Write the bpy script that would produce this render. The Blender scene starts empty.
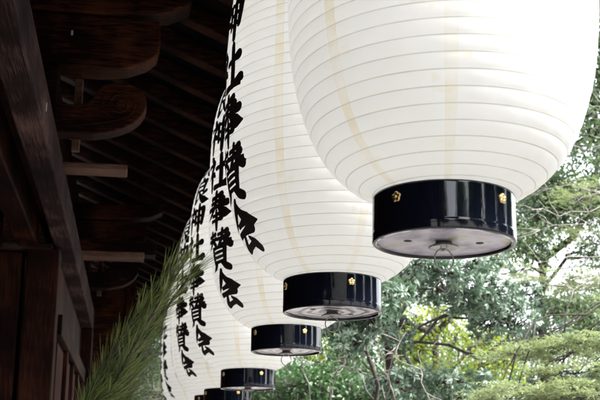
import bpy, bmesh, math, random
import numpy as np
from mathutils import Vector, Matrix
from math import sin, cos, pi, radians, tan

random.seed(7); RNG = np.random.default_rng(7)
scn = bpy.context.scene
C = scn.collection

# ---------------------------------------------------------------- camera
CAM = Vector((0, 0, 1.6)); PITCH = 15.32; YAW = 9.42; FPX = 1000.0
cd = bpy.data.cameras.new('camera'); cam = bpy.data.objects.new('camera', cd); C.objects.link(cam)
cam.location = CAM; cam.rotation_euler = (radians(90 + PITCH), 0, radians(-YAW))
cd.sensor_width = 36; cd.lens = 36 * FPX / 600; cd.clip_end = 2000; cd.clip_start = 0.05
cd.dof.use_dof = True; cd.dof.focus_distance = 3.3; cd.dof.aperture_fstop = 8
scn.camera = cam
SP, CP, SY, CY = sin(radians(PITCH)), cos(radians(PITCH)), sin(radians(YAW)), cos(radians(YAW))
def at(px, py, d):
    """a real point in the place: d metres ahead of the photographer"""
    r, u = (px - 300) / FPX * d, (200 - py) / FPX * d
    h = d * CP - u * SP
    return Vector((r * CY + h * SY, h * CY - r * SY, 1.6 + d * SP + u * CP))

# ---------------------------------------------------------------- light
SUN_EL, SUN_AZ = 52, 122          # azimuth clockwise from +Y
w = bpy.data.worlds.new("World"); scn.world = w; w.use_nodes = True
nt = w.node_tree; nt.nodes.clear()
out = nt.nodes.new('ShaderNodeOutputWorld'); bg = nt.nodes.new('ShaderNodeBackground')
sky = nt.nodes.new('ShaderNodeTexSky'); sky.sky_type = 'NISHITA'; sky.sun_disc = False
sky.sun_elevation = radians(SUN_EL); sky.sun_rotation = radians(SUN_AZ)
sky.air_density = 1.0; sky.dust_density = 4.0; sky.ozone_density = 1.0
hsv = nt.nodes.new('ShaderNodeHueSaturation'); hsv.inputs['Saturation'].default_value = 0.3
nt.links.new(sky.outputs[0], hsv.inputs['Color']); nt.links.new(hsv.outputs[0], bg.inputs['Color'])
bg.inputs['Strength'].default_value = 0.15
nt.links.new(bg.outputs[0], out.inputs['Surface'])
sd = bpy.data.lights.new('sun', 'SUN'); sd.energy = 1.1; sd.angle = radians(12); sd.color = (1, .975, .94)
sun = bpy.data.objects.new('sun', sd); C.objects.link(sun)
sv = Vector((sin(radians(SUN_AZ)) * cos(radians(SUN_EL)), cos(radians(SUN_AZ)) * cos(radians(SUN_EL)), sin(radians(SUN_EL))))
sun.rotation_euler = (-sv).to_track_quat('-Z', 'Y').to_euler(); sun.location = (8, -5, 12)
scn.view_settings.view_transform = 'Standard'; scn.view_settings.look = 'None'
scn.view_settings.exposure = 2.85; scn.view_settings.gamma = 1
scn.view_settings.use_curve_mapping = False
scn.cycles.max_bounces = 8; scn.cycles.use_denoising = True

# ---------------------------------------------------------------- helpers
def tag(o, label=None, cat=None, group=None, kind=None):
    if label: o['label'] = label
    if cat: o['category'] = cat
    if group: o['group'] = group
    if kind: o['kind'] = kind
    return o
def link(o, parent=None):
    C.objects.link(o)
    if parent is not None: o.parent = parent
    return o
def empty(name, loc=(0, 0, 0)):
    o = bpy.data.objects.new(name, None); o.location = loc; o.empty_display_size = .1
    return link(o)
def dup(o, parent=None):
    c = o.copy(); C.objects.link(c)
    if parent is not None:
        c.parent = parent
    return c
def copy_tree(o, parent=None):
    c = dup(o, parent)
    for ch in [x for x in list(C.objects) if x.parent == o]: copy_tree(ch, c)
    return c
class MB:
    def __init__(s): s.v, s.f, s.uv = [], [], None
    def add(s, vs, fs):
        n = len(s.v); s.v.extend([tuple(v) for v in vs]); s.f.extend([tuple(i + n for i in f) for f in fs])
    def box(s, a, b, jit=0):
        x0, y0, z0 = a; x1, y1, z1 = b
        vs = [(x, y, z) for z in (z0, z1) for y in (y0, y1) for x in (x0, x1)]
        s.add(vs, [(0, 2, 3, 1), (4, 5, 7, 6), (0, 1, 5, 4), (2, 6, 7, 3), (0, 4, 6, 2), (1, 3, 7, 5)])
    def lathe(s, prof, n=48, cx=0, cy=0):
        k = len(prof)
        vs = [(cx + r * cos(2 * pi * j / n), cy + r * sin(2 * pi * j / n), z) for r, z in prof for j in range(n)]
        fs = [(i * n + j, i * n + (j + 1) % n, (i + 1) * n + (j + 1) % n, (i + 1) * n + j) for i in range(k - 1) for j in range(n)]
        s.add(vs, fs)
    def tube(s, pts, rad, n=6, cap=True):
        pts = [Vector(p) for p in pts]; k = len(pts)
        if not hasattr(rad, '__len__'): rad = [rad] * k
        vs = []; ref = Vector((.31, .17, .93))
        for i, p in enumerate(pts):
            t = (pts[min(i + 1, k - 1)] - pts[max(i - 1, 0)]).normalized()
            a = t.cross(ref)
            if a.length < .05: a = t.cross(Vector((1, 0, 0)))
            a.normalize(); b = t.cross(a)
            for j in range(n):
                q = 2 * pi * j / n
                vs.append(p + (a * cos(q) + b * sin(q)) * rad[i])
        fs = [(i * n + j, i * n + (j + 1) % n, (i + 1) * n + (j + 1) % n, (i + 1) * n + j) for i in range(k - 1) for j in range(n)]
        if cap: fs += [tuple(range(n))[::-1], tuple((k - 1) * n + j for j in range(n))]
        s.add(vs, fs)
    def prism(s, outline, y0, y1):
        """outline in (x, z), extruded along y"""
        n = len(outline)
        vs = [(x, y0, z) for x, z in outline] + [(x, y1, z) for x, z in outline]
        fs = [(i, (i + 1) % n, n + (i + 1) % n, n + i) for i in range(n)] + [tuple(range(n))[::-1], tuple(range(n, 2 * n))]
        s.add(vs, fs)
    def build(s, name, mat, parent=None, smooth=False, bevel=0):
        me = bpy.data.meshes.new(name); me.from_pydata(s.v, [], s.f)
        bm = bmesh.new(); bm.from_mesh(me); bmesh.ops.recalc_face_normals(bm, faces=bm.faces); bm.to_mesh(me); bm.free()
        me.materials.append(mat)
        if smooth: me.polygons.foreach_set('use_smooth', [True] * len(me.polygons))
        o = bpy.data.objects.new(name, me); link(o, parent)
        if bevel:
            m = o.modifiers.new('bevel', 'BEVEL'); m.width = bevel; m.segments = 2; m.limit_method = 'ANGLE'
        return o

# ---------------------------------------------------------------- materials
def mat(name, color=(.5, .5, .5), rough=.6, metal=0, **kw):
    m = bpy.data.materials.new(name); m.use_nodes = True
    p = m.node_tree.nodes['Principled BSDF']
    p.inputs['Base Color'].default_value = (*color, 1); p.inputs['Roughness'].default_value = rough
    p.inputs['Metallic'].default_value = metal
    for k, v in kw.items(): p.inputs[k.replace('_', ' ')].default_value = v
    return m
def N(m, t, **kw):
    n = m.node_tree.nodes.new(t)
    for k, v in kw.items(): setattr(n, k, v)
    return n
def L(m, a, b): m.node_tree.links.new(a, b)
def ramp(m, fac, stops):
    r = N(m, 'ShaderNodeValToRGB'); e = r.color_ramp.elements
    while len(e) < len(stops): e.new(.5)
    for el, (p, c) in zip(e, stops): el.position = p; el.color = (*c, 1)
    L(m, fac, r.inputs[0]); return r.outputs[0]
def noise(m, scale=5, detail=6, stretch=(1, 1, 1), rough=.6, coord='Object'):
    tc = N(m, 'ShaderNodeTexCoord'); mp = N(m, 'ShaderNodeMapping'); mp.inputs['Scale'].default_value = stretch
    n = N(m, 'ShaderNodeTexNoise'); n.inputs['Scale'].default_value = scale; n.inputs['Detail'].default_value = detail
    n.inputs['Roughness'].default_value = rough
    L(m, tc.outputs[coord], mp.inputs[0]); L(m, mp.outputs[0], n.inputs['Vector']); return n.outputs['Fac']
def bump(m, fac, strength=.3, dist=.01):
    b = N(m, 'ShaderNodeBump'); b.inputs['Strength'].default_value = strength; b.inputs['Distance'].default_value = dist
    L(m, fac, b.inputs['Height']); L(m, b.outputs[0], m.node_tree.nodes['Principled BSDF'].inputs['Normal'])
def wood(name, c0, c1, c2, stretch, rough=.55):
    m = mat(name, rough=rough, Specular_IOR_Level=.025); p = m.node_tree.nodes['Principled BSDF']
    f = noise(m, 16, 10, stretch, .75); big = noise(m, 1.7, 4)
    mx = N(m, 'ShaderNodeMath', operation='MULTIPLY_ADD'); mx.inputs[1].default_value = .55; L(m, big, mx.inputs[0])
    m2 = N(m, 'ShaderNodeMath', operation='MULTIPLY'); m2.inputs[1].default_value = .5; L(m, f, m2.inputs[0]); L(m, m2.outputs[0], mx.inputs[2])
    L(m, ramp(m, mx.outputs[0], [(.38, c0), (.52, c1), (.66, c2)]), p.inputs['Base Color'])
    bump(m, f, .5, .006); return m
M = {}
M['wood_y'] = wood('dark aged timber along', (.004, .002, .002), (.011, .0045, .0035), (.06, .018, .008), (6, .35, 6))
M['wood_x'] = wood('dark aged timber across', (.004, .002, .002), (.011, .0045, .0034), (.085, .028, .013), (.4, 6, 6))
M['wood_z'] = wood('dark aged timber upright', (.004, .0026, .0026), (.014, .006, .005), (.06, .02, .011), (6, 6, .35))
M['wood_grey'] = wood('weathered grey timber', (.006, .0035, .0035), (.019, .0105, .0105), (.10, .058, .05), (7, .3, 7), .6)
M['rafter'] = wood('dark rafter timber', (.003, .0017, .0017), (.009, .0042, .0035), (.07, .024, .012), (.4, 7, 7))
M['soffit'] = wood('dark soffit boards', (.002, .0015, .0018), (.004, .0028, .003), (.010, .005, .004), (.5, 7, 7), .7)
M['red_panel'] = wood('reddish panel', (.012, .004, .003), (.03, .008, .005), (.06, .016, .008), (6, 6, .4))
M['plank'] = wood('pale worn plank', (.04, .02, .015), (.09, .05, .04), (.2, .12, .09), (.4, 6, 6))
M['tile'] = mat('grey roof tile', (.12, .12, .13), .5)
M['nail'] = mat('pale paper scrap', (.35, .36, .4), .6)

# paper
m = mat('white lantern paper', (.82, .82, .79), .65); M['paper'] = m
p = m.node_tree.nodes['Principled BSDF']
uv = N(m, 'ShaderNodeUVMap'); uv.uv_map = 'UVMap'; sep = N(m, 'ShaderNodeSeparateXYZ'); L(m, uv.outputs[0], sep.inputs[0])
RIB = .0368
def math_(m, op, a, b=None, c=None, clamp=False):
    n = N(m, 'ShaderNodeMath', operation=op); n.use_clamp = clamp
    for i, x in enumerate((a, b, c)):
        if x is None: continue
        if isinstance(x, (int, float)): n.inputs[i].default_value = x
        else: L(m, x, n.inputs[i])
    return n.outputs[0]
fr = math_(m, 'FRACT', math_(m, 'SUBTRACT', math_(m, 'MULTIPLY', sep.outputs[1], 1 / RIB), math_(m, 'MULTIPLY', sep.outputs[0], .125)))
dist = math_(m, 'ABSOLUTE', math_(m, 'SUBTRACT', fr, .5))                  # 0.5 at the rib
line = math_(m, 'SMOOTHSTEP' if False else 'MULTIPLY', math_(m, 'SUBTRACT', dist, .455, clamp=True), 1 / .035, clamp=True)
nz = noise(m, 14, 4)
line2 = math_(m, 'MULTIPLY', line, math_(m, 'MULTIPLY_ADD', nz, .9, .25, clamp=True))
# gore seams, eight round the body; U runs 0..8
fu = math_(m, 'FRACT', sep.outputs[0]); du = math_(m, 'ABSOLUTE', math_(m, 'SUBTRACT', fu, .5))
band = math_(m, 'LESS_THAN', du, .052)
edge = math_(m, 'MULTIPLY', band, math_(m, 'GREATER_THAN', du, .042))
stn = noise(m, 11, 5, (1, 1, .8))
cell = N(m, 'ShaderNodeTexWhiteNoise', noise_dimensions='1D'); L(m, math_(m, 'FLOOR', sep.outputs[0]), cell.inputs['W'])
cr = N(m, 'ShaderNodeValToRGB'); cr.color_ramp.interpolation = 'CONSTANT'; el = cr.color_ramp.elements
L(m, math_(m, 'MULTIPLY', sep.outputs[0], .125), cr.inputs[0])
for k_, g_ in enumerate((.3, 1, .6, .08, .4, .8, .5, .3)):
    e_ = el[k_] if k_ < 2 else el.new(k_ / 8)
    e_.position = k_ / 8; e_.color = (g_, g_, g_, 1)
sa = math_(m, 'MULTIPLY', math_(m, 'MULTIPLY_ADD', stn, 2.6, -.8, clamp=True), cr.outputs[0])
seam = math_(m, 'ADD', math_(m, 'MULTIPLY', band, sa), math_(m, 'MULTIPLY', edge, math_(m, 'MULTIPLY', cr.outputs[0], .3)), clamp=True)
sm_ = noise(m, 7, 7, (1, 1, 3.5), .65); near_ = math_(m, 'LESS_THAN', du, .16)
seam = math_(m, 'ADD', seam, math_(m, 'MULTIPLY', near_, math_(m, 'MULTIPLY_ADD', sm_, 5, -2.95, clamp=True)), clamp=True)
blot = noise(m, 3.2, 5)
c1 = N(m, 'ShaderNodeMix', data_type='RGBA'); c1.inputs['A'].default_value = (.88, .885, .875, 1); c1.inputs['B'].default_value = (.865, .86, .82, 1)
L(m, math_(m, 'MULTIPLY_ADD', blot, 3, -1.5, clamp=True), c1.inputs['Factor'])
c2 = N(m, 'ShaderNodeMix', data_type='RGBA'); L(m, c1.outputs['Result'], c2.inputs['A']); c2.inputs['B'].default_value = (.80, .69, .44, 1)
L(m, math_(m, 'MULTIPLY', seam, .6), c2.inputs['Factor'])
c3 = N(m, 'ShaderNodeMix', data_type='RGBA'); L(m, c2.outputs['Result'], c3.inputs['A']); c3.inputs['B'].default_value = (.42, .39, .31, 1)
L(m, line2, c3.inputs['Factor'])
L(m, c3.outputs['Result'], p.inputs['Base Color'])
wr = noise(m, 26, 5, (1, 1, .35)); bump(m, wr, .35, .003)
tr = N(m, 'ShaderNodeBsdfTranslucent'); L(m, c3.outputs['Result'], tr.inputs['Color'])
mx = N(m, 'ShaderNodeMixShader'); mx.inputs[0].default_value = .52
L(m, p.outputs[0], mx.inputs[1]); L(m, tr.outputs[0], mx.inputs[2])
L(m, mx.outputs[0], m.node_tree.nodes['Material Output'].inputs['Surface'])

M['ink'] = mat('black brush ink', (.012, .011, .011), .5)
fi = noise(M['ink'], 45, 5); L(M['ink'], ramp(M['ink'], fi, [(.35, (.008, .008, .008)), (.62, (.022, .019, .018)), (.78, (.06, .045, .035))]), M['ink'].node_tree.nodes['Principled BSDF'].inputs['Base Color'])  # brownish, uneven sheen of the ink mottled into its colour
M['lacquer'] = mat('black lacquer', (.003, .004, .009), .1, Specular_IOR_Level=.5)
sf = noise(M['lacquer'], 40, 5); rr = N(M['lacquer'], 'ShaderNodeMapRange'); rr.inputs[1].default_value = .4; rr.inputs[2].default_value = .75
rr.inputs[3].default_value = .03; rr.inputs[4].default_value = .13; L(M['lacquer'], sf, rr.inputs[0])
L(M['lacquer'], rr.outputs[0], M['lacquer'].node_tree.nodes['Principled BSDF'].inputs['Roughness'])
M['gold'] = mat('gilt metal', (.85, .62, .28), .28, 1)
M['steel'] = mat('dull steel wire', (.33, .32, .31), .35, .9)
M['dark_hole'] = mat('dark recess', (.01, .01, .01), .8)
# underside board with distorted pale and black rings
m = mat('grey underside board', (.3, .28, .32), .22); M['board'] = m; p = m.node_tree.nodes['Principled BSDF']
tc = N(m, 'ShaderNodeTexCoord'); wv = N(m, 'ShaderNodeTexWave', wave_type='RINGS', rings_direction='Z')
wv.inputs['Scale'].default_value = 8; wv.inputs['Distortion'].default_value = 5.5; wv.inputs['Detail'].default_value = 1.0; wv.inputs['Detail Scale'].default_value = 1.2
L(m, tc.outputs['Object'], wv.inputs['Vector'])
dirt = noise(m, 16, 6)
cA = ramp(m, wv.outputs['Fac'], [(.2, (.03, .03, .035)), (.34, (.62, .60, .64)), (1, (.72, .70, .74))])
cB = ramp(m, dirt, [(.36, (.35, .34, .3)), (.5, (.8, .79, .8)), (.7, (1, 1, 1))])
mm = N(m, 'ShaderNodeMix', data_type='RGBA', blend_type='MULTIPLY'); mm.inputs['Factor'].default_value = .9
L(m, cA, mm.inputs['A']); L(m, cB, mm.inputs['B']); L(m, mm.outputs['Result'], p.inputs['Base Color'])
# plainer, mottled board (the nearest lantern)
m = mat('mottled grey underside board', (.3, .28, .32), .3); M['board_plain'] = m; p = m.node_tree.nodes['Principled BSDF']
d1 = noise(m, 9, 7); 
L(m, ramp(m, d1, [(.34, (.09, .085, .12)), (.44, (.28, .26, .33)), (.56, (.52, .49, .58)), (.66, (.36, .35, .22))]), p.inputs['Base Color'])

def leafmat(name, c0, c1, c2, trans, rough=.35, tf=.35):
    m = mat(name, rough=rough); p = m.node_tree.nodes['Principled BSDF']
    a = N(m, 'ShaderNodeAttribute', attribute_name='rnd')
    col = ramp(m, a.outputs['Fac'], [(.0, c0), (.55, c1), (1, c2)])
    L(m, col, p.inputs['Base Color'])
    t = N(m, 'ShaderNodeBsdfTranslucent'); t.inputs['Color'].default_value = (*trans, 1)
    mx = N(m, 'ShaderNodeMixShader'); mx.inputs[0].default_value = tf
    L(m, p.outputs[0], mx.inputs[1]); L(m, t.outputs[0], mx.inputs[2])
    L(m, mx.outputs[0], m.node_tree.nodes['Material Output'].inputs['Surface']); return m
M['leaf_blue'] = leafmat('blue green leaf', (.04, .09, .055), (.15, .22, .16), (.46, .54, .44), (.12, .20, .10), .28, .25)
M['leaf_yellow'] = leafmat('yellow green leaf', (.05, .10, .015), (.10, .17, .02), (.2, .24, .03), (.34, .42, .05), .45, .5)
M['leaf_dark'] = leafmat('dark green leaf', (.016, .045, .02), (.05, .11, .045), (.14, .22, .08), (.06, .14, .03), .35, .3)
M['leaf_mid'] = leafmat('mid green leaf', (.05, .09, .05), (.14, .19, .11), (.32, .36, .24), (.18, .28, .10), .4, .4)
M['leaf_fine'] = leafmat('fresh feathery foliage', (.05, .09, .04), (.16, .22, .10), (.42, .46, .26), (.28, .33, .14), .55, .35)
M['needle'] = leafmat('pine needle', (.035, .06, .02), (.17, .23, .05), (.50, .48, .18), (.08, .16, .03), .4, .2)
def bark(name, c0, c1):
    m = mat(name, rough=.85); p = m.node_tree.nodes['Principled BSDF']; f = noise(m, 18, 8, (1, 1, .4))
    L(m, ramp(m, f, [(.35, c0), (.65, c1)]), p.inputs['Base Color']); bump(m, f, .7, .01); return m
M['bark_dark'] = bark('dark bark', (.018, .014, .012), (.06, .048, .042))
M['bark_pale'] = bark('pale grey bark', (.13, .115, .10), (.32, .30, .27))
M['bud'] = mat('reddish pine bud', (.12, .04, .02), .7)
m = mat('gravel ground', rough=.95); f = noise(m, 60, 8); f2 = noise(m, 1.2, 4)
L(m, ramp(m, f, [(.3, (.08, .075, .07)), (.5, (.16, .15, .14)), (.7, (.26, .25, .23))]), m.node_tree.nodes['Principled BSDF'].inputs['Base Color'])
bump(m, f, .6, .02); M['ground'] = m

# ---------------------------------------------------------------- ground
g = MB(); g.add([(-400, -400, 0), (400, -400, 0), (400, 400, 0), (-400, 400, 0)], [(0, 1, 2, 3)])
tag(g.build('ground', M['ground']), 'grey gravel ground of the shrine precinct', None, None, 'structure')

# ---------------------------------------------------------------- shrine building
B = empty('shrine_building', (-.6, 6.8, 0))
tag(B, 'dark aged timber shrine hall with deep eaves, beams and carved bracket noses', 'building')
BO = Vector((.6, -6.8, 0))
def part(name, mb, material, bevel=.006, smooth=False, parent=None):
    par = parent or B
    mb.v = [tuple(Vector(v) + BO) for v in mb.v]
    return mb.build(name, material, par, smooth, bevel)
def pbox(name, a, b, material, bevel=.006):
    mb = MB(); mb.box(a, b); return part(name, mb, material, bevel)
# long beams parallel to the lantern row
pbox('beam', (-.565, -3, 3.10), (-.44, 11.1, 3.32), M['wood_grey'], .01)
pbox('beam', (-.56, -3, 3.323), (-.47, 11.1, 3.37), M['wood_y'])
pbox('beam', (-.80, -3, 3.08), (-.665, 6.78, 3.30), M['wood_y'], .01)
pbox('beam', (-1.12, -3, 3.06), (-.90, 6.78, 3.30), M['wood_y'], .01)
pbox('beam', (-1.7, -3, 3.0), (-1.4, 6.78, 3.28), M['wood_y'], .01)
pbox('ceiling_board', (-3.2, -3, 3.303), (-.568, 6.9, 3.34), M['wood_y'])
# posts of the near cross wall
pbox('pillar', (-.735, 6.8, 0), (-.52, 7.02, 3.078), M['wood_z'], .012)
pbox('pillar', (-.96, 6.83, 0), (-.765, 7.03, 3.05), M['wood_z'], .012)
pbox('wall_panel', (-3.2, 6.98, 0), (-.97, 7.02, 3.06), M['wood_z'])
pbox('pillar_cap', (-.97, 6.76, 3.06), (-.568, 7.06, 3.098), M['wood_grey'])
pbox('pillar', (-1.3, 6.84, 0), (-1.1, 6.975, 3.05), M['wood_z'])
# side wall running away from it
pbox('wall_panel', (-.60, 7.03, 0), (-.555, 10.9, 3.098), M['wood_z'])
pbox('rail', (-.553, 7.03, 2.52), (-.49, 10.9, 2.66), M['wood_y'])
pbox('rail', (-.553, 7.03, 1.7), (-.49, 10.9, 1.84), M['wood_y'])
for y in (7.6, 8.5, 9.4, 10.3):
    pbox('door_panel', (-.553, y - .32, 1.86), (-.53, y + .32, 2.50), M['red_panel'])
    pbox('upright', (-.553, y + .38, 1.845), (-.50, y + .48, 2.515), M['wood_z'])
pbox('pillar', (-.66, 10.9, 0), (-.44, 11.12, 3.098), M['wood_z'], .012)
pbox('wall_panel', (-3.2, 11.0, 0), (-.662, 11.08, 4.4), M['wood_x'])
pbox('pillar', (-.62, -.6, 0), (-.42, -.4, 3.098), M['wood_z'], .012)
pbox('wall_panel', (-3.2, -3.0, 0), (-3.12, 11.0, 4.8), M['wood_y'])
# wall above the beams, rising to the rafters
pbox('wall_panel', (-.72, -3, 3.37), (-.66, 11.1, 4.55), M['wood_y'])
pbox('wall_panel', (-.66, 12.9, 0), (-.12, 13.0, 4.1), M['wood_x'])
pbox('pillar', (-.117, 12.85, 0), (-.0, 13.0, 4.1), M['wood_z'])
pbox('wall_panel', (-.72, 11.12, 0), (-.663, 18.7, 4.55), M['wood_y'])  # added to block sky light leaking in under the far eave
# bracket sets
def nose(y, s=1.0):
    o = []
    pts = [(-.66, 3.385), (-.30, 3.375), (-.17, 3.40), (-.10, 3.425), (-.03, 3.47), (.015, 3.54), (.01, 3.61), (-.04, 3.665),
           (-.11, 3.69), (-.19, 3.685), (-.245, 3.655), (-.27, 3.60), (-.30, 3.56), (-.36, 3.545), (-.66, 3.54)]
    # smooth the outline
    sm = []
    n = len(pts)
    for i in range(n):
        a, b = Vector(pts[i]), Vector(pts[(i + 1) % n])
        if 0 < i < n - 2: sm += [a * .75 + b * .25, a * .25 + b * .75]
        else: sm.append(a)
    sm.append(Vector(pts[-1]))
    mb = MB(); mb.prism([(v[0], v[1]) for v in sm], y, y + .13)
    par = part('carved_bracket', mb, M['wood_x'], .008)
    # raised spiral carving on both faces
    for yy in (y - .003, y + .133):
        sp = []
        for k in range(60):
            t = k / 59; a = t * 2.2 * 2 * pi; r = .10 * (1 - t * .85)
            sp.append((-.13 + r * cos(a + 2.6), yy, 3.555 + r * sin(a + 2.6) * .9))
        sw = MB(); sw.tube(sp, .0065, 5)
        sw.tube([(-.62, yy, 3.43), (-.35, yy, 3.425), (-.2, yy, 3.45), (-.1, yy, 3.48)], .006, 5)
        part('carving', sw, M['wood_x'], 0, True, par and None) if False else None
        sw.v = [tuple(Vector(v) + BO) for v in sw.v]; sw.build('carving', M['wood_x'], par, True)
    # upper arm with a curved belly
    pts = [(-.66, 3.80), (-.42, 3.755), (-.25, 3.75), (-.10, 3.77), (.0, 3.81), (.06, 3.86), (.075, 3.93), (.07, 4.06), (-.1, 4.07), (-.66, 4.07)]
    mb = MB(); mb.prism(pts, y - .02, y + .15); part('bracket_arm', mb, M['wood_x'], .01)
    pts = [(-.66, 4.08), (-.2, 4.08), (.12, 4.12), (.24, 4.18), (.25, 4.235), (-.66, 4.24)]
    mb = MB(); mb.prism(pts, y - .03, y + .16); part('bracket_arm', mb, M['wood_x'], .01)
    pbox('post', (-.39, y + .16, 3.33), (-.345, y + .2, 3.76), M['plank'])
    pbox('block', (-.62, y - .03, 3.545), (-.47, y + .15, 3.752), M['wood_x'])
for y in (5.25, 10.0, .5): nose(y)
# thin tie planks poking out between the brackets
pbox('tie_plank', (-.66, 5.95, 3.395), (-.085, 6.12, 3.43), M['plank'])
pbox('tie_plank', (-.66, 8.3, 3.345), (.055, 8.5, 3.39), M['plank'])
pbox('tie_plank', (-.66, 8.9, 3.5), (.16, 9.1, 3.62), M['wood_x'])
pbox('tie_plank', (-.66, 12.2, 3.3), (.3, 12.4, 3.42), M['wood_x'])
# lantern rail and roof
S = .45
def roofz(x): return 4.30 - S * x
pbox('lantern_rail', (.655, -3, 3.86), (.745, 14.0, 3.96), M['wood_y'])
raf = None
ax = Vector((1, 0, -S)).normalized()
def slab(x0, x1, y0, y1, t0, t1):
    up = Vector((S, 0, 1)).normalized(); mb = MB(); vs = []
    for t in (t0, t1):
        for y in (y0, y1):
            for x in (x0, x1): vs.append(Vector((x, y, roofz(x))) + up * t)
    mb.add(vs, [(0, 2, 3, 1), (4, 5, 7, 6), (0, 1, 5, 4), (2, 6, 7, 3), (0, 4, 6, 2), (1, 3, 7, 5)]); return mb
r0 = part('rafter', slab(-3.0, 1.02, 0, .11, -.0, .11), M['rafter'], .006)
for i in range(-6, 38):
    y = i * .5 - .05
    o = r0 if i == -6 else dup(r0, B)
    o.location.y = y
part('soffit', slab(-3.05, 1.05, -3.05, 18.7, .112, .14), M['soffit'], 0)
part('fascia', slab(1.052, 1.10, -3.05, 18.7, -.03, .17), M['wood_y'], .006)
part('roof', slab(-3.2, 1.14, -3.2, 18.9, .175, .33), M['tile'], .01)
# cross pieces over the lanterns that carry the rail
for y in (1.0, 13.6):
    pbox('rail_bracket', (-.66, y, 3.963), (.79, y + .1, 4.0), M['wood_x'])
# small pale fittings and paper scraps on the grey beam
for (y, z, h, s) in ((2.2, 3.20, .03, .008), (3.05, 3.17, .035, .007), (4.4, 3.19, .04, .012)):
    pbox('nail_scrap', (-.4398, y, z), (-.4365, y + s, z + h), M['nail'], 0)
pbox('metal_fitting', (-.415, 5.22, 3.94), (-.405, 5.229, 3.965), M['nail'], 0)

# ---------------------------------------------------------------- lanterns
BR, BH, R, BODY = .17, .114, .39, 1.36
NEXP = 3.0
def profile():
    H2 = BODY / 2; u0 = (1 - (BR * .985 / R) ** NEXP) ** (1 / NEXP); b = H2 / u0
    pts = []
    for i in range(801):
        th = -1 + 2 * i / 800
        # parametrise by angle for even sampling near the ends
        a = math.asin(max(-1, min(1, u0)))
        ang = th * a; u = sin(ang)
        r = R * (1 - abs(u) ** NEXP) ** (1 / NEXP); pts.append((r, BH + H2 + b * u))
    arc = [0]
    for p0, p1 in zip(pts, pts[1:]): arc.append(arc[-1] + math.hypot(p1[0] - p0[0], p1[1] - p0[1]))
    return np.array(pts), np.array(arc)
PR, ARC = profile(); TOT = ARC[-1]
def surf(a, v, off=0):
    """point on the paper: a = angle, v = arc length up from the base"""
    v = max(0, min(TOT, v)); r = np.interp(v, ARC, PR[:, 0]); z = np.interp(v, ARC, PR[:, 1])
    r2 = np.interp(v + .004, ARC, PR[:, 0]); z2 = np.interp(v + .004, ARC, PR[:, 1]); r1 = np.interp(v - .004, ARC, PR[:, 0]); z1 = np.interp(v - .004, ARC, PR[:, 1])
    t = Vector((r2 - r1, z2 - z1)).normalized(); nr, nz_ = t.y, -t.x
    r += nr * off; z += nz_ * off
    return Vector((r * cos(a), r * sin(a), z))
def make_paper(parent):
    nr = int(TOT / RIB * 8); na = 160; vs = []; uvs = []
    for i in range(nr + 1):
        v = TOT * i / nr
        for j in range(na + 1):
            ph = (v / RIB - j / na) % 1; pin = -.0019 * (abs(ph - .5) * 2) ** 2.5 + .0007 * sin(j * .9 + 3 * sin(v * 9)) * (1 - (abs(ph - .5) * 2) ** 2)
            vs.append(surf(2 * pi * j / na, v, pin)); uvs.append((8 * j / na, v))
    fs = [(i * (na + 1) + j, i * (na + 1) + j + 1, (i + 1) * (na + 1) + j + 1, (i + 1) * (na + 1) + j) for i in range(nr) for j in range(na)]
    me = bpy.data.meshes.new('paper_body'); me.from_pydata([tuple(v) for v in vs], [], fs)
    ul = me.uv_layers.new(name='UVMap'); idx = np.zeros(len(me.loops), int); me.loops.foreach_get('vertex_index', idx)
    ul.data.foreach_set('uv', np.array(uvs)[idx].ravel()); me.materials.append(M['paper'])
    me.polygons.foreach_set('use_smooth', [True] * len(me.polygons))
    return link(bpy.data.objects.new('paper_body', me), parent)

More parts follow.
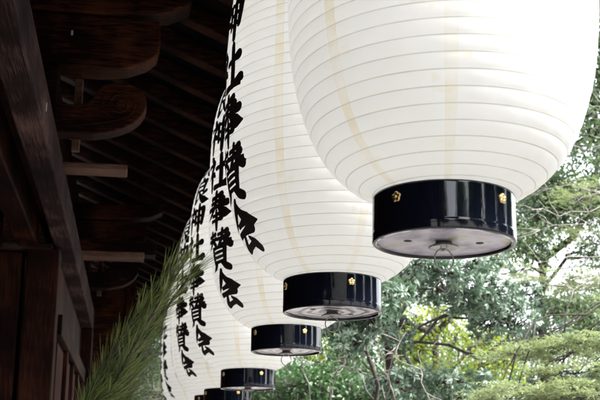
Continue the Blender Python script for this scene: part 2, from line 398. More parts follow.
# brush characters: strokes are lists of (x, y, width) in a unit square
SHIMESU = [[(.18, .97, .06), (.24, .91, .12), (.31, .85, .07)],
           [(.02, .73, .09), (.18, .75, .07), (.34, .78, .12), (.26, .63, .09), (.14, .48, .07), (.0, .37, .02)],
           [(.21, .60, .09), (.21, .3, .11), (.20, .0, .07)],
           [(.26, .53, .05), (.33, .46, .11), (.39, .40, .06)]]
GL = {
 'kami': SHIMESU + [[(.46, .82, .09), (.48, .55, .10), (.50, .28, .08)],
          [(.46, .78, .08), (.66, .80, .07), (.90, .82, .14), (.90, .55, .12), (.86, .28, .10)],
          [(.5, .56, .06), (.68, .565, .07), (.85, .57, .06)], [(.5, .34, .07), (.68, .34, .07), (.86, .35, .07)],
          [(.67, 1.0, .09), (.68, .5, .12), (.67, .02, .10), (.66, -.04, .03)]],
 'yashiro': SHIMESU + [[(.48, .60, .09), (.68, .63, .08), (.92, .67, .15)], [(.69, .95, .10), (.70, .5, .12), (.69, .1, .12)],
          [(.38, .08, .11), (.68, .09, .09), (1.0, .14, .18), (1.04, .13, .08)]],
 'tatematsuru': [[(.28, .85, .09), (.5, .87, .07), (.74, .90, .13)], [(.22, .72, .08), (.5, .735, .07), (.80, .76, .13)],
          [(.04, .57, .09), (.5, .60, .08), (.96, .64, .14)],
          [(.5, 1.0, .09), (.47, .78, .11), (.38, .58, .10), (.2, .42, .08), (-.02, .30, .02)],
          [(.55, .62, .06), (.70, .48, .12), (.88, .37, .19), (1.08, .34, .04)],
          [(.32, .36, .07), (.5, .37, .06), (.68, .39, .10)], [(.26, .22, .07), (.5, .23, .06), (.74, .25, .11)],
          [(.5, .48, .08), (.5, .2, .11), (.49, -.03, .07)]],
 'san': [[(.08, .90, .07), (.26, .91, .06), (.42, .93, .09)], [(.03, .78, .07), (.26, .79, .06), (.45, .80, .08)],
          [(.26, 1.0, .07), (.22, .78, .09), (.12, .66, .07), (.0, .58, .02)], [(.27, .76, .05), (.36, .68, .09), (.44, .63, .06)],
          [(.56, .90, .07), (.76, .92, .06), (.94, .95, .11)], [(.52, .78, .07), (.76, .80, .06), (.98, .83, .11)],
          [(.76, 1.02, .07), (.72, .8, .09), (.62, .67, .08), (.5, .6, .02)], [(.77, .78, .05), (.88, .67, .12), (1.08, .60, .17), (1.14, .61, .03)],
          [(.24, .56, .07), (.25, .36, .10), (.26, .14, .08)], [(.24, .55, .07), (.5, .56, .06), (.80, .58, .12), (.79, .36, .11), (.77, .14, .09)],
          [(.28, .43, .05), (.5, .43, .06), (.76, .44, .05)], [(.28, .30, .05), (.5, .30, .06), (.76, .31, .05)], [(.28, .17, .06), (.5, .17, .06), (.76, .18, .06)],
          [(.38, .15, .07), (.27, .05, .09), (.08, -.04, .02)], [(.62, .14, .06), (.78, .04, .13), (.94, -.03, .12)]],
 'kai': [[(.5, 1.02, .09), (.42, .85, .13), (.24, .64, .10), (.0, .47, .02)],
          [(.48, .97, .08), (.62, .76, .13), (.86, .57, .21), (1.16, .53, .03)],
          [(.32, .54, .07), (.5, .56, .08), (.70, .59, .12)], [(.12, .37, .09), (.5, .39, .09), (.90, .43, .16)],
          [(.46, .38, .08), (.36, .22, .10), (.20, .06, .12), (.5, .09, .09), (.82, .14, .10)], [(.64, .27, .05), (.78, .13, .14), (.90, .0, .13)]],
 'yoshi': [[(.46, 1.0, .06), (.52, .94, .12), (.58, .88, .07)], [(.24, .82, .08), (.5, .83, .07), (.76, .86, .13), (.75, .65, .11), (.72, .46, .09)],
          [(.26, .84, .09), (.26, .4, .11), (.26, .06, .10), (.36, .10, .09), (.50, .19, .02)],
          [(.28, .65, .06), (.5, .66, .06), (.73, .67, .06)], [(.28, .47, .06), (.5, .475, .06), (.73, .48, .06)],
          [(.90, .42, .10), (.76, .34, .08), (.62, .28, .02)], [(.44, .44, .06), (.62, .22, .12), (.84, .07, .19), (1.08, .04, .03)]],
 'naga': [[(.28, .98, .09), (.29, .7, .10), (.30, .5, .09)], [(.3, .93, .07), (.55, .94, .07), (.80, .97, .12)],
          [(.3, .79, .06), (.5, .80, .06), (.72, .82, .09)], [(.3, .65, .06), (.5, .66, .06), (.72, .68, .09)],
          [(.02, .49, .09), (.5, .51, .08), (.98, .55, .14)], [(.3, .5, .09), (.3, .25, .10), (.29, .05, .10), (.38, .09, .09), (.52, .19, .02)],
          [(.86, .41, .10), (.74, .33, .08), (.62, .27, .02)], [(.43, .48, .06), (.62, .22, .12), (.84, .07, .19), (1.1, .03, .03)]],
}
TEXT = ['naga', 'yoshi', 'kami', 'yashiro', 'tatematsuru', 'san', 'kai']
def make_text(parent):
    mb = MB(); PITCHV, CH, CW = .191, .176, .20; rnd = random.Random(3); k = 0
    for ci, ch in enumerate(TEXT):
        v0 = .146 + (len(TEXT) - 1 - ci) * PITCHV
        for st in GL[ch]:
            k += 1; off = .0011 + .00006 * (k % 11)
            P = [Vector(q) for q in st]
            # Catmull-Rom resample
            Q = [P[0]] + P + [P[-1]]; S_ = []
            for i in range(1, len(Q) - 2):
                p0, p1, p2, p3 = Q[i - 1], Q[i], Q[i + 1], Q[i + 2]
                # keep brush corners: no overshoot on sharp turns
                d1, d2 = (p1 - p0).to_2d(), (p2 - p1).to_2d()
                n = max(4, int((p2 - p1).to_2d().length / .035))
                for q in range(n):
                    t = q / n
                    m1 = (p2 - p0) * .35; m2 = (p3 - p1) * .35
                    S_.append(p1 * (2 * t**3 - 3 * t**2 + 1) + m1 * (t**3 - 2 * t**2 + t) + p2 * (-2 * t**3 + 3 * t**2) + m2 * (t**3 - t**2))
            S_.append(P[-1])
            W = [max(.012, q.z * 1.55 * (1 + rnd.uniform(-.025, .025))) for q in S_]
            pts = [q.to_2d() for q in S_]
            # rounded ends
            def tangent(i):
                d = pts[min(i + 1, len(pts) - 1)] - pts[max(i - 1, 0)]
                return d.normalized() if d.length > 1e-6 else Vector((1, 0))
            rows = []
            t0 = tangent(0)
            for e in (1.0, .86, .5): rows.append((pts[0] - t0 * W[0] * .5 * e, t0, W[0] * math.sqrt(max(.0004, 1 - e * e))))
            for i in range(len(pts)): rows.append((pts[i], tangent(i), W[i]))
            t1 = tangent(len(pts) - 1)
            for e in (.5, .86, 1.0): rows.append((pts[-1] + t1 * W[-1] * .5 * e, t1, W[-1] * math.sqrt(max(.0004, 1 - e * e))))
            vs = []
            for (c, t, wd) in rows:
                nn = Vector((-t.y, t.x))
                for s_ in (-.5, -.17, .17, .5):
                    q = c + nn * wd * s_
                    vs.append(surf((q.x - .5) * CW / R, v0 + q.y * CH, off))
            fs = [(i * 4 + j, i * 4 + j + 1, (i + 1) * 4 + j + 1, (i + 1) * 4 + j) for i in range(len(rows) - 1) for j in range(3)]
            mb.add(vs, fs)
            # round pads at sharp corners keep the ribbon whole
            for i in range(1, len(P) - 1):
                a, b = (P[i] - P[i - 1]).to_2d(), (P[i + 1] - P[i]).to_2d()
                if a.length and b.length and a.angle(b) > .8:
                    c = P[i].to_2d(); rr_ = P[i].z * .78; n = 12
                    ring = [surf((c.x + rr_ * cos(2 * pi * j / n) - .5) * CW / R, v0 + (c.y + rr_ * sin(2 * pi * j / n)) * CH, off + .0004) for j in range(n)]
                    mb.add([surf((c.x - .5) * CW / R, v0 + c.y * CH, off + .0004)] + ring, [(0, 1 + j, 1 + (j + 1) % n) for j in range(n)])
    return mb.build('inscription', M['ink'], parent)

def make_lantern(i):
    root = empty('paper_lantern')
    make_paper(root); make_text(root)
    mb = MB(); b = .004
    mb.lathe([(BR - .011, .012), (BR - .011, .0), (BR - b, .0), (BR - .001, .0015), (BR, b), (BR, .016), (BR + .0005, .018), (BR + .0005, .022), (BR, .024), (BR, .026), (BR, BH - b - .003), (BR, BH - b), (BR - .001, BH - .0012), (BR - b, BH), (BR - .012, BH)], 128)
    mb.build('base_ring', M['lacquer'], root, True)
    mb = MB(); mb.lathe([(.0001, .007), (.02, .007), (BR - .0115, .007)], 96)
    bd = mb.build('underside_board', M['board'], root)
    for sx in (-1, 1):
        h = MB(); h.lathe([(.0001, .0062), (.009, .0062), (.010, .0068)], 16, sx * .085, sx * -.012)
        h.build('hole', M['dark_hole'], bd)
    mb = MB(); mb.lathe([(.010, .0065), (.019, .0063), (.021, .002), (.033, -.004), (.036, -.0075), (.034, -.0085), (.022, -.006), (.0001, -.005)], 40)
    # scalloped rim
    vs = []
    for (x, y, z) in mb.v:
        a = math.atan2(y, x); r = math.hypot(x, y); f = 1 + (.05 * cos(16 * a) if r > .03 else 0); vs.append((x * f, y * f, z))
    mb.v = vs; mb.build('rosette_washer', M['steel'], root, True)
    a0 = radians(-82)
    mb = MB(); n = 48
    rg = [(.026 * cos(2 * pi * j / n), 0, -.036 + .026 * sin(2 * pi * j / n)) for j in range(n + 1)]
    mb.tube(rg, .002, 8, False); o = mb.build('pull_ring', M['steel'], root, True); o.rotation_euler.z = radians(15)
    mb = MB()
    mb.tube([(-.020, 0.0, .004), (-.020, 0, -.002), (-.014, 0, -.010), (0, 0, -.0135), (.014, 0, -.010), (.020, 0, -.002), (.020, 0, .004)], .0014, 6)
    mb.build('wire_staple', M['steel'], root, True).rotation_euler.z = radians(100)
    # gilt plum blossoms on the lacquer ring
    def flower():
        f = MB(); R1 = .0128
        for k in range(5):
            a = pi / 2 + 2 * pi * k / 5; cx, cz = cos(a) * .0072, sin(a) * .0072; n = 14; rings = []
            for (rr_, hh) in ((.0058, 0), (.0054, .0022), (.0035, .0034)):
                rings.append([(cx + rr_ * cos(2 * pi * j / n), -hh, cz + rr_ * sin(2 * pi * j / n)) for j in range(n)])
            vs = [q for r_ in rings for q in r_] + [(cx, -.0026, cz)]
            fs = [(i_ * n + j, i_ * n + (j + 1) % n, (i_ + 1) * n + (j + 1) % n, (i_ + 1) * n + j) for i_ in range(2) for j in range(n)]
            fs += [(2 * n + j, 2 * n + (j + 1) % n, 3 * n) for j in range(n)]
            f.add(vs, fs)
        n = 12
        vs = [(.0035 * cos(2 * pi * j / n), -.001, .0035 * sin(2 * pi * j / n)) for j in range(n)] + [(.003 * cos(2 * pi * j / n), -.0048, .003 * sin(2 * pi * j / n)) for j in range(n)] + [(0, -.0058, 0)]
        f.add(vs, [(j, (j + 1) % n, n + (j + 1) % n, n + j) for j in range(n)] + [(n + j, n + (j + 1) % n, 2 * n) for j in range(n)])
        return f
    f0 = None
    for k in range(4):
        o = flower().build('gilt_blossom', M['gold'], root, True) if f0 is None else dup(f0, root)
        f0 = f0 or o
        a = radians(90 * k + 0); o.rotation_euler.z = a + pi / 2
        o.location = ((BR + .0002) * cos(a), (BR + .0002) * sin(a), .083)
    # top
    T = BH + BODY
    mb = MB(); mb.lathe([(BR - .012, T), (BR - b, T), (BR, T + b), (BR, T + .1), (BR - b, T + .104), (BR - .03, T + .104), (.0001, T + .100)], 96)
    mb.build('top_ring', M['lacquer'], root, True)
    mb = MB(); mb.tube([(-BR * .8, 0, T + .09), (-BR * .8, 0, T + .13), (-.06, 0, T + .2), (0, 0, T + .215), (.06, 0, T + .2), (BR * .8, 0, T + .13), (BR * .8, 0, T + .09)], .004, 8)
    mb.build('bail', M['steel'], root, True)
    return root
ZB = 2.13
# x, y, z, direction the inscription faces, label
# x, y, z, bearing of the writing from the viewing line, bearing of the paper, of a blossom, swing, label
LAN = [(.717, 2.233, 2.125, -120, -108.5, 52, 1.4, 'nearest and largest white ribbed paper lantern, with no writing in view'),
       (.668, 3.35, 2.130, -68.5, -94.5, 22, .6, 'second nearest white paper lantern, its bold black writing overlapping the dark eave'),
       (.722, 4.752, 2.160, -60, -89, 30, .2, 'third white paper lantern, black base just below left of the second one'),
       (.708, 6.232, 2.105, -61.5, -80, 28, 0, 'fourth white paper lantern, behind the tip of the pine bough'),
       (.672, 7.15, 2.06, -66, -95, 24, .2, 'fifth white paper lantern, its small base cut by the bottom edge of the photo'),
       (.70, 8.7, 2.13, -100, -88, 40, 0, 'sixth white paper lantern, only its left edge showing behind the fifth'),
       (.68, 10.1, 2.13, -80, -99, 10, 0, 'seventh white paper lantern, a sliver with edge-on writing by the pine needles'),
       (.70, 11.5, 2.13, -88, -90, 30, 0, 'farthest white paper lantern in the row')]
proto = make_lantern(0)
for i, (x, y, z, ta, pa, ba, swing, lab) in enumerate(LAN):
    o = proto if i == 0 else copy_tree(proto)
    o.location = (x, y, z); o.rotation_euler.y = radians(swing)
    tag(o, lab, 'paper lantern', 'white paper lanterns hung in a row under the eave')
    view = math.degrees(math.atan2(-y, -x)); nb = 0
    for ch in [q for q in C.objects if q.parent == o]:
        n = ch.name.split('.')[0]
        if n == 'paper_body': ch.rotation_euler.z = radians(view + pa)
        if n == 'inscription': ch.rotation_euler.z = radians(view + ta)
        if n == 'gilt_blossom':
            q = radians(view + ba + 90 * nb); nb += 1
            ch.rotation_euler.z = q + pi / 2; ch.location = ((BR + .0002) * cos(q), (BR + .0002) * sin(q), .083)
        if n == 'underside_board': ch.rotation_euler.z = radians(37 * i)
for ch in [q for q in C.objects if q.parent == proto and q.name.startswith('underside_board')]:
    ch.data = ch.data.copy(); ch.data.materials[0] = M['board_plain']
for o in [q for q in C.objects if q.name.startswith('paper_lantern')]:
    rp = MB(); T = BH + BODY; rp.tube([(0, 0, T + .212), (0, 0, 3.862 - o.location.z)], .004, 6); rp.build('hanging_cord', M['bark_pale'], o, True)

# ---------------------------------------------------------------- foliage machinery
def unit(a): return a / np.maximum(np.linalg.norm(a, axis=-1, keepdims=True), 1e-9)
def leaf_mesh(name, P, D, Nn, Ln, Wd, material, parent, kind5=True, fold=.25, droop=.12):
    """P base, D direction, Nn face normal; every leaf a small folded blade"""
    n = len(P); D = unit(D); Sd = unit(np.cross(D, Nn)); Nn = np.cross(Sd, D)
    Ln = np.asarray(Ln).reshape(-1, 1); Wd = np.asarray(Wd).reshape(-1, 1)
    mid = P + D * Ln * .55
    if kind5:
        V = np.stack([P, mid - Sd * Wd * .5 + Nn * Wd * fold, mid, mid + Sd * Wd * .5 + Nn * Wd * fold, P + D * Ln - Nn * Ln * droop], 1).reshape(-1, 3)
        F = (np.arange(n) * 5)[:, None, None] + np.array([[0, 2, 1], [0, 3, 2], [1, 2, 4], [2, 3, 4]])[None]
        nf = 4
    else:
        V = np.stack([P, mid - Sd * Wd * .5, P + D * Ln - Nn * Ln * droop, mid + Sd * Wd * .5], 1).reshape(-1, 3)
        F = (np.arange(n) * 4)[:, None, None] + np.array([[0, 1, 2], [0, 2, 3]])[None]; nf = 2
    F = F.reshape(-1, 3)
    me = bpy.data.meshes.new(name); me.vertices.add(len(V)); me.vertices.foreach_set('co', V.astype(np.float32).ravel())
    me.loops.add(len(F) * 3); me.loops.foreach_set('vertex_index', F.astype(np.int32).ravel())
    me.polygons.add(len(F)); me.polygons.foreach_set('loop_start', np.arange(0, len(F) * 3, 3, dtype=np.int32))
    me.update(); me.validate()
    at_ = me.attributes.new('rnd', 'FLOAT', 'FACE'); q_ = np.floor(np.asarray(P) / .16).astype(int); h_ = np.abs(np.sin(q_ @ np.array([12.9898, 78.233, 37.719])) * 43758.5453) % 1
    r = np.clip(.62 * RNG.beta(1.2, 1.4, n) + .42 * h_ - .02, 0, 1); at_.data.foreach_set('value', np.repeat(r, nf).astype(np.float32))
    me.materials.append(material)
    o = bpy.data.objects.new(name, me); return link(o, parent)
def rdir(n=1):
    return unit(RNG.normal(size=(n, 3)))
def inball(n, shell=.0):
    d = rdir(n); r = RNG.uniform(shell ** 3, 1, n) ** (1 / 3); return d * r[:, None]
def wiggle(a, b, n=6, amp=.1, sag=0):
    a, b = np.array(a, float), np.array(b, float); L_ = np.linalg.norm(b - a); t = np.linspace(0, 1, n)[:, None]
    off = np.cumsum(RNG.normal(size=(n, 3)), 0); off -= off[0] + (off[-1] - off[0]) * t
    return a + (b - a) * t + off * amp * L_ / n ** .5 * .6 + np.array([0, 0, 1]) * sag * L_ * np.sin(t * pi)
def tree(name, label, base, blobs, leaf, leafmat_, barkmat, trunk_r=.12, group=None, cat='tree', density=1.0, trunk_top=None, twig_r=.006, knots=None, limb=.42):
    """blobs: (centre, radii, twigs). Limbs reach every blob, twigs fill it, leaves sit on the twigs."""
    base = np.array(base, float); root = empty(name, tuple(base)); tag(root, label, cat, group)
    mb = MB(); cs = np.array([b[0] for b in blobs], float)
    top = np.array(trunk_top if trunk_top is not None else cs.mean(0) * [1, 1, 1.0], float)
    tr = wiggle(base, top, 9, .12) if knots is None else np.array([base] + [list(k) for k in knots] + [top])
    mb.tube([tuple(p - base) for p in tr], list(np.linspace(trunk_r, trunk_r * .4, len(tr))), 10)
    LP, LD, LN, LL, LW = [], [], [], [], []
    for (c, rad, ntw) in blobs:
        c = np.array(c, float); rad = np.array(rad, float) * np.ones(3)
        d = np.linalg.norm(tr - c, axis=1) + np.abs(tr[:, 2] - (c[2] - .6)) * .6
        s = tr[max(2, int(d.argmin()))]
        lim = wiggle(s, c, 7, .22, .06); mb.tube([tuple(p - base) for p in lim], list(np.linspace(trunk_r * limb, twig_r * 2.0, 7)), 6)
        ntw = int(ntw * density); pts = inball(ntw, .35) * rad + c
        nsub = max(3, ntw // 12); subs = inball(nsub, .2) * rad * .55 + c; 
        for sb in subs:
            k = lim[RNG.integers(3, 7)]
            mb.tube([tuple(p - base) for p in wiggle(k, sb, 5, .25)], list(np.linspace(twig_r * 2.4, twig_r * 1.2, 5)), 5, False)
        for q in pts:
            sb = subs[np.linalg.norm(subs - q, axis=1).argmin()]
            tw = wiggle(sb, q, 5, .2, .05); mb.tube([tuple(p - base) for p in tw], list(np.linspace(twig_r * 1.1, twig_r * .45, 5)), 3, False)
            ax_ = unit(tw[-1] - tw[-2] + .25 * unit(q - c) * np.linalg.norm(tw[-1] - tw[-2]) + [0, 0, .15 * np.linalg.norm(tw[-1] - tw[-2])])
            leaf(tw, ax_, LP, LD, LN, LL, LW)
    mb.build('trunk', barkmat, root, True)
    P = np.concatenate(LP) - base; D = np.concatenate(LD); Nn = np.concatenate(LN); Ln = np.concatenate(LL); Wd = np.concatenate(LW)
    leaf_mesh('crown', P, D, Nn, Ln, Wd, leafmat_, root, kind5=Ln.mean() > .045)
    return root
def whorl(L0=.085, W0=.024, n0=10, tiers=2):
    def f(tw, ax_, LP, LD, LN, LL, LW):
        n = int(RNG.integers(n0 - 2, n0 + 3)) * tiers
        a = unit(np.cross(ax_, [.3, .1, .94])); b = np.cross(ax_, a)
        th = RNG.uniform(0, 2 * pi, n) ; el = RNG.uniform(.05, .9, n) 
        rad = a * np.cos(th)[:, None] + b * np.sin(th)[:, None]
        D = unit(rad * np.cos(el)[:, None] + ax_ * np.sin(el)[:, None]); 
        LP.append(tw[-1] - ax_ * RNG.uniform(0, .035, n)[:, None] * (L0 / .085)); LD.append(D); LN.append(unit(ax_ * np.cos(el)[:, None] - rad * np.sin(el)[:, None] + RNG.normal(size=(n, 3)) * .2))
        LL.append(L0 * RNG.uniform(.6, 1.15, n)); LW.append(W0 * RNG.uniform(.8, 1.15, n))
    return f
def spray(L0=.05, W0=.022, n0=14, spread=.05):
    def f(tw, ax_, LP, LD, LN, LL, LW):
        n = int(RNG.integers(n0 - 3, n0 + 4)); t = RNG.uniform(.3, 1, n) * (len(tw) - 1); i = np.minimum(t.astype(int), len(tw) - 2); fr_ = (t - i)[:, None]
        p = tw[i] * (1 - fr_) + tw[i + 1] * fr_ + RNG.normal(size=(n, 3)) * spread
        LP.append(p); LD.append(unit(rdir(n) + ax_ * .6 + [0, 0, -.15])); LN.append(unit(rdir(n) * .8 + [0, 0, 1]))
        LL.append(L0 * RNG.uniform(.6, 1.2, n)); LW.append(W0 * RNG.uniform(.7, 1.2, n))
    return f
def feather(L0=.035, n0=60):
    """flat boughs set with short soft needles"""
    def f(tw, ax_, LP, LD, LN, LL, LW):
        ax_ = unit(ax_ * [1, 1, .25]); sd = unit(np.cross(ax_, [0, 0, 1]))
        for k in range(5):
            d = unit(ax_ + sd * RNG.uniform(-1.2, 1.2) + [0, 0, RNG.uniform(-.1, .25)]); l = RNG.uniform(.1, .24)
            n = n0 // 5; t = RNG.uniform(0, 1, n)[:, None]; p = tw[-1] + d * t * l + [0, 0, -.12] * t * t * l
            s = unit(np.cross(d, [0, 0, 1])); sg = RNG.choice([-1, 1], n)[:, None]
            LP.append(p + RNG.normal(size=(n, 3)) * .006); LD.append(unit(d * .8 + s * sg * .8 + RNG.normal(size=(n, 3)) * .35 + [0, 0, .2])); LN.append(unit(rdir(n) * .5 + [0, 0, 1]))
            LL.append(L0 * RNG.uniform(.6, 1.3, n)); LW.append(RNG.uniform(.006, .012, n))
    return f
def foot(p): return (p[0], p[1], 0)
def bl(px, py, d, rx, rz, n, ry=None):
    return (at(px, py, d), (rx, ry if ry else rx, rz), n)

# --- blue-green whorled tree, right of centre
c = at(393, 470, 8.6)
tree('broadleaf_tree', 'blue-green whorled-leaf tree with dark trunk, below the nearest lantern', foot(c),
     [bl(440, 280, 8.2, .42, .20, 130), bl(405, 268, 8.0, .32, .14, 80), bl(475, 295, 8.6, .40, .22, 130), bl(505, 322, 8.9, .38, .22, 110),
      bl(455, 385, 8.3, .42, .16, 110), bl(395, 330, 8.3, .22, .2, 50), bl(400, 385, 8.2, .3, .14, 60), bl(525, 300, 9.2, .22, .16, 34), bl(480, 265, 8.8, .35, .10, 50), bl(545, 335, 9.2, .3, .12, 40)],
     whorl(.066, .0175, 10, 2), M['leaf_blue'], M['bark_dark'], .045, 'evergreen trees behind the lanterns', trunk_top=at(415, 290, 8.6), limb=.3,
     knots=[at(392, 400, 8.6), at(388, 345, 8.6), at(396, 320, 8.6)])
c = at(345, 520, 7.0)
tree('broadleaf_tree', 'pale leafy tree with hanging whorls between the second lantern and the dark trunk', foot(c),
     [bl(362, 312, 6.8, .26, .15, 100), bl(338, 326, 6.9, .16, .10, 40), bl(352, 343, 6.7, .12, .08, 26), bl(388, 295, 7.2, .2, .14, 50)],
     whorl(.064, .018, 10, 2), M['leaf_blue'], M['bark_dark'], .02, 'evergreen trees behind the lanterns', trunk_top=at(362, 330, 7.0),
     knots=[at(372, 430, 7.1), at(378, 385, 7.1), at(366, 350, 7.0)])
# --- yellow-green backlit tree behind
c = at(430, 520, 12.5)
tree('broadleaf_tree', 'yellow-green sunlit tree showing between the dark trunk and the blue-green leaves', foot(c),
     [bl(430, 325, 12.5, .6, .45, 85), bl(480, 340, 12.8, .6, .4, 75), bl(410, 350, 12.2, .4, .3, 50), bl(330, 350, 12, .3, .25, 30), bl(500, 365, 12.5, .5, .3, 70), bl(440, 375, 11.5, .4, .2, 40), bl(385, 318, 12, .3, .2, 30), bl(500, 250, 12.5, .3, .12, 14)],
     spray(.06, .032, 14, .10), M['leaf_yellow'], M['bark_dark'], .10, 'evergreen trees behind the lanterns')
c = at(330, 540, 10.5)
tree('evergreen_tree', 'mid-distance dark evergreen whose leaves fill the space under the third and fourth lanterns', foot(c),
     [bl(310, 385, 10.5, .6, .25, 110), bl(360, 392, 10.2, .55, .22, 90), bl(270, 392, 10.8, .5, .25, 80), bl(410, 398, 10.3, .5, .2, 70), bl(345, 350, 11, .3, .2, 30)],
     spray(.07, .034, 16, .08), M['leaf_dark'], M['bark_dark'], .06, 'evergreen trees behind the lanterns', limb=.25)
# --- deep dark mass further back
for (px, d, lab, bs) in (
    (350, 16, 'dark green tree far back under the second and third lanterns', [(300, 350, 16, 1.1, .9, 150), (370, 335, 16.5, 1.2, .9, 170), (330, 395, 15, 1.3, .7, 190), (400, 390, 15.5, 1.2, .8, 170), (270, 395, 15.5, .9, .6, 120)]),
    (480, 17, 'dark green tree far back behind the blue-green leaves', [(430, 355, 17, 1.2, .7, 130), (500, 360, 17.5, 1.1, .7, 120), (560, 385, 17, 1.3, .7, 150), (480, 400, 16, 1.3, .6, 150), (420, 300, 17.5, .5, .4, 20)]),
    (600, 18, 'dark green tree at the far right edge', [(605, 335, 18, .9, .7, 90), (640, 260, 18, .9, .9, 90), (600, 395, 17, 1.4, .7, 150)])):
    c = at(px, 520, d)
    tree('evergreen_tree', lab, foot(c), [bl(*b) for b in bs], spray(.085, .04, 20, .14), M['leaf_dark'], M['bark_dark'], .16, 'dark trees at the back', density=.72)
# --- feathery tree low right: flat pale boughs in layers
c = at(640, 520, 7.6)
tree('feathery_conifer', 'light green feathery conifer with flat layered boughs at the lower right', foot(c),
     [bl(560, 350, 7.4, .42, .035, 62), bl(610, 343, 7.2, .4, .05, 58), bl(520, 356, 7.5, .25, .02, 26), bl(595, 372, 7.0, .4, .04, 56), bl(545, 392, 6.9, .4, .05, 74), bl(505, 397, 7.0, .22, .03, 22), bl(600, 398, 6.7, .4, .05, 64)],
     feather(.048, 60), M['leaf_fine'], M['bark_dark'], .05, None, limb=.12, twig_r=.0028, trunk_top=at(640, 300, 7.4), knots=[at(642, 400, 7.6)])
c = at(660, 520, 9.6)
tree('feathery_conifer', 'pale feathery conifer whose thin flat bough crosses the bright sky', foot(c),
     [bl(560, 282, 9.4, .5, .03, 42), bl(600, 288, 9.3, .4, .04, 34), bl(515, 272, 9.6, .35, .02, 20), bl(600, 195, 9.5, .35, .14, 34), bl(585, 235, 9.8, .25, .05, 10)],
     feather(.048, 55), M['leaf_fine'], M['bark_dark'], .05, None, limb=.12, twig_r=.0028, trunk_top=at(655, 150, 9.6), knots=[at(662, 400, 9.6), at(656, 280, 9.6)])
# --- open tree upper right, sparse against the sky
c = at(560, 520, 11.5)
tree('open_branched_tree', 'open sparse-leaved tree with crooked dark limb against the white sky', foot(c),
     [bl(595, 130, 11, .5, .6, 130), bl(560, 200, 11.3, .6, .3, 130), bl(600, 205, 11, .6, .3, 120), bl(530, 225, 11.5, .4, .2, 60), bl(600, 70, 11, .5, .5, 110), bl(610, 10, 11, .6, .6, 90), bl(540, 180, 11.6, .4, .2, 50), bl(525, 245, 10.8, .35, .2, 50), bl(595, 250, 10.8, .3, .2, 30), bl(590, 320, 10.5, .35, .3, 60), bl(560, 310, 10.8, .3, .2, 34), bl(580, 310, 11.2, .5, .25, 36)],
     spray(.07, .028, 24, .10), M['leaf_mid'], M['bark_dark'], .065, None, trunk_top=at(600, 150, 11.4), twig_r=.007,
     knots=[at(548, 400, 11.5), at(540, 300, 11.5), at(545, 258, 11.5), at(572, 238, 11.5), at(590, 210, 11.4)])
# --- bare twiggy shrub in front of the dark trunk
c = at(400, 520, 7.4)
root = empty('bare_shrub', foot(c)); tag(root, 'leafless pale-twigged shrub in front of the dark trunk', 'shrub')
mb = MB(); bs_ = np.array(foot(c))
mains = [((330, 400), (345, 345)), ((375, 400), (350, 350)), ((395, 400), (372, 330)), ((430, 400), (418, 350)),
         ((310, 400), (303, 350)), ((385, 400), (405, 320)), ((540, 400), (590, 386))]
for (a, b) in mains:
    dd = RNG.uniform(7.0, 7.8); p0 = np.array(at(*a, dd)); p1 = np.array(at(*b, dd + RNG.uniform(-.3, .3)))
    low = wiggle(bs_ + [RNG.uniform(-.1, .1), RNG.uniform(-.1, .1), 0], p0, 8, .12); mb.tube([tuple(p - bs_) for p in low], list(np.linspace(.014, .007, 8)), 6, False)
    ln = wiggle(p0, p1, 8, .16); mb.tube([tuple(p - bs_) for p in ln], list(np.linspace(.005, .002, 8)), 5)
    for k in range(4):
        s_ = ln[RNG.integers(0, 7)]; e = s_ + unit(rdir()[0] * [1, .6, .9] + [0, 0, .15]) * RNG.uniform(.1, .34)
        tw = wiggle(s_, e, 6, .16, -.06); mb.tube([tuple(p - bs_) for p in tw], list(np.linspace(.0038, .0015, 6)), 4)
        if RNG.random() < .6:
            e2 = tw[3] + rdir()[0] * .13; mb.tube([tuple(p - bs_) for p in wiggle(tw[3], e2, 4, .25)], [.003, .0025, .002, .0015], 3)
mb.build('branches', M['bark_pale'], root, True)
# --- grey bare twigs crossing in front of the sky, upper right
c = at(680, 520, 8.4)
root = empty('bare_branched_tree', foot(c)); tag(root, 'bare grey-twigged tree reaching in from the right beside the nearest lantern', 'tree')
mb = MB(); bs_ = np.array(foot(c)); tp = np.array(at(670, 150, 8.4))
trk = wiggle(bs_, tp, 9, .08); mb.tube([tuple(p - bs_) for p in trk], list(np.linspace(.09, .04, 9)), 8)
for (a, b) in (((670, 230), (515, 212)), ((670, 200), (530, 185)), ((665, 210), (540, 230)), ((668, 170), (575, 150)), ((670, 120), (585, 100)), ((670, 260), (560, 300)), ((668, 290), (540, 262))):
    p1 = np.array(at(*b, RNG.uniform(7.8, 8.6))); p0 = trk[np.linalg.norm(trk - np.array(at(*a, 8.4)), axis=1).argmin()]
    ln = wiggle(p0, p1, 9, .14, .05); mb.tube([tuple(p - bs_) for p in ln], list(np.linspace(.008, .002, 9)), 5)
    for k in range(14):
        s_ = ln[RNG.integers(2, 9)]; e = s_ + unit(unit(p1 - p0) * RNG.uniform(.3, 1) + rdir()[0] * .8) * RNG.uniform(.12, .4)
        mb.tube([tuple(p - bs_) for p in wiggle(s_, e, 5, .2)], list(np.linspace(.003, .001, 5)), 3)
mb.build('branches', M['bark_pale'], root, True)
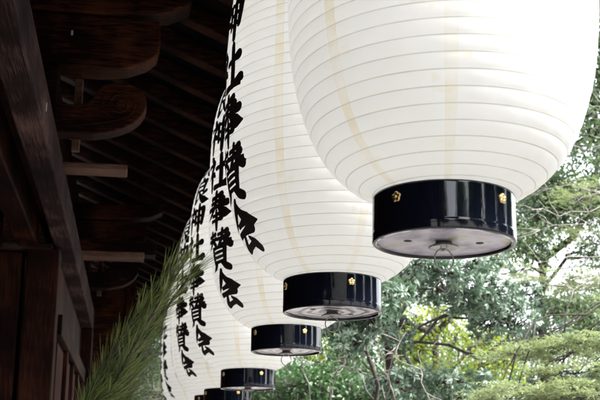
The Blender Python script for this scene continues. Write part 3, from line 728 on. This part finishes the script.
# --- small trees behind the pine bough, left
for (px, lab, d) in ((158, 'slim pale-trunked young tree behind the pine bough', 13.5), (142, 'bushy young tree half hidden behind the pine bough', 15)):
    c = at(px, 520, d)
    tree('young_tree', lab, foot(c), [bl(px, 350, d, .45, .5, 60), bl(px + 6, 390, d - .5, .5, .5, 70), bl(px - 25, 370, d + .5, .6, .6, 70)],
         spray(.06, .03, 14, .08), M['leaf_mid'], M['bark_pale'], .035, 'young trees beyond the eave')
for (px, py, d, lab) in ((120, 360, 21, 'far dark tree behind the left end of the eave'), (200, 380, 22, 'far dark tree beyond the lantern row')):
    c = at(px, 520, d)
    tree('evergreen_tree', lab, foot(c), [bl(px, py, d, 1.5, 1.6, 220), bl(px + 30, py + 25, d, 1.4, 1.3, 190), bl(px - 30, py + 25, d, 1.4, 1.3, 150)], spray(.12, .06, 16, .15), M['leaf_dark'], M['bark_dark'], .16, 'dark trees at the back')
# --- unseen trees added behind and beside the photographer to darken the lacquer's reflections
for (x, y, s_, lab) in ((2.5, -8, 1.2, 'unseen dense evergreen added behind the photographer for dark reflections'), (-3.0, -9, 1.3, 'unseen tall evergreen added behind the hall corner for dark reflections'),
                       (5.2, -4.2, 1.35, 'unseen evergreen added off to the right for dark reflections'), (7.4, -1.6, 1.4, 'unseen evergreen added behind the right shoulder for dark reflections'),
                       (9.0, 1.4, 1.3, 'unseen evergreen added opposite the nearest lantern for dark reflections'), (10.5, 5.5, 1.3, 'unseen evergreen added opposite the far lanterns for dark reflections')):
    tree('evergreen_tree', lab, (x, y, 0),
         [((x, y, 3.5 * s_), (1.9, 1.9, 1.4), 300), ((x + .6, y - .3, 2.0 * s_), (1.7, 1.7, 1.2), 180), ((x - .6, y + .3, 2.4 * s_), (1.7, 1.7, 1.2), 180)],
         spray(.24, .13, 20, .2), M['leaf_dark'], M['bark_dark'], .16, 'unseen trees added for the lacquer reflections')

# ---------------------------------------------------------------- pine bough close to the eave
base = at(60, 620, 2.7); base = np.array((base[0], base[1], 0.0))
root = empty('pine_tree', tuple(base)); tag(root, 'young pine with long dark needles leaning up in front of the far lanterns', 'pine tree')
mb = MB(); NP, ND, NL = [], [], []
tr = np.array([base, base + [0, 0, .9], base + [.01, 0, 1.4], at(72, 470, 2.6)])
mb.tube([tuple(p - base) for p in tr], [.03, .026, .02, .016], 10)
start = np.array(at(72, 470, 2.6))
shoots = [((88, 420), (125, 345), (172, 268)), ((92, 430), (132, 350), (184, 262)), ((98, 430), (140, 345), (190, 275)), ((70, 430), (105, 372), (142, 318)),
          ((60, 440), (84, 405), (108, 372)), ((100, 440), (122, 385), (150, 335)), ((50, 450), (75, 422), (96, 398)), ((105, 450), (122, 410), (136, 368)),
          ((75, 425), (112, 352), (152, 298)), ((90, 460), (108, 425), (122, 390)), ((95, 415), (130, 350), (165, 300)), ((60, 460), (90, 425), (110, 395)),
          ((55, 440), (92, 390), (124, 340))]
for k, (a, b, e) in enumerate(shoots):
    d0 = RNG.uniform(2.25, 2.6); pts = [start, np.array(at(*a, d0 + .05)), np.array(at(*b, d0)), np.array(at(*e, d0 - .03))]
    Q = []
    for i in range(3):
        for t in np.linspace(0, 1, 8, endpoint=(i == 2)): Q.append(pts[i] * (1 - t) + pts[i + 1] * t)
    Q = np.array(Q); Q[1:-1] = (Q[:-2] + Q[1:-1] * 2 + Q[2:]) / 4; Q[1:-1] = (Q[:-2] + Q[1:-1] * 2 + Q[2:]) / 4
    mb.tube([tuple(p - base) for p in Q], list(np.linspace(.0065, .0028, len(Q))), 6)
    cum = Q[8:]; n = 96
    t = RNG.uniform(0, 1, n) ** .8 * (len(cum) - 1.001); i = t.astype(int); f_ = (t - i)[:, None]
    p = cum[i] * (1 - f_) + cum[i + 1] * f_; ax_ = unit(cum[i + 1] - cum[i])
    rd = rdir(n); rd = unit(rd - (rd * ax_).sum(1, keepdims=True) * ax_)
    op = RNG.uniform(.12, .55, n)[:, None]
    dirn = unit(ax_ * np.cos(op) + rd * np.sin(op))
    for s_ in (-1, 1):
        NP.append(p); ND.append(unit(dirn + RNG.normal(size=(n, 3)) * .035)); NL.append(RNG.uniform(.05, .115, n))
    # bud at the tip
    mb2 = None
mb.build('branches', M['bark_dark'], root, True)
P = np.concatenate(NP); D = np.concatenate(ND); Ln = np.concatenate(NL); n = len(P)
a_ = unit(np.cross(D, rdir(n))); b_ = np.cross(D, a_); rows = []
bend = (np.array([0, 0, -1]) * .12 + rdir(n) * .08)
for t, r in ((0, .0006), (.4, .00075), (.75, .0006), (1.0, .00015)):
    cen = P + D * (Ln * t)[:, None] + bend * (Ln * t * t)[:, None]
    rows.append(np.stack([cen + a_ * r, cen - a_ * r * .5 + b_ * r * .87, cen - a_ * r * .5 - b_ * r * .87], 1))
V = np.stack(rows, 1).reshape(-1, 3) - base
q = []
for s_ in range(3):
    for j in range(3): q.append([s_ * 3 + j, s_ * 3 + (j + 1) % 3, s_ * 3 + 3 + (j + 1) % 3, s_ * 3 + 3 + j])
F = ((np.arange(n) * 12)[:, None, None] + np.array(q)[None]).reshape(-1, 4)
me = bpy.data.meshes.new('needles'); me.vertices.add(len(V)); me.vertices.foreach_set('co', V.astype(np.float32).ravel())
me.loops.add(len(F) * 4); me.loops.foreach_set('vertex_index', F.astype(np.int32).ravel())
me.polygons.add(len(F)); me.polygons.foreach_set('loop_start', np.arange(0, len(F) * 4, 4, dtype=np.int32)); me.update(); me.validate()
me.attributes.new('rnd', 'FLOAT', 'FACE').data.foreach_set('value', np.repeat(RNG.beta(1.6, 2.6, n), 9).astype(np.float32))
me.materials.append(M['needle']); link(bpy.data.objects.new('needles', me), root)
for (px, py) in ((183, 262), (187, 258)):
    b_p = at(px, py, 2.33) - Vector(base); mb = MB()
    mb.tube([b_p, b_p + Vector((.002, 0, .006)), b_p + Vector((.004, 0, .014)), b_p + Vector((.005, 0, .02))], [.0012, .0028, .0024, .0006], 8)
    mb.build('bud', M['bud'], root, True)
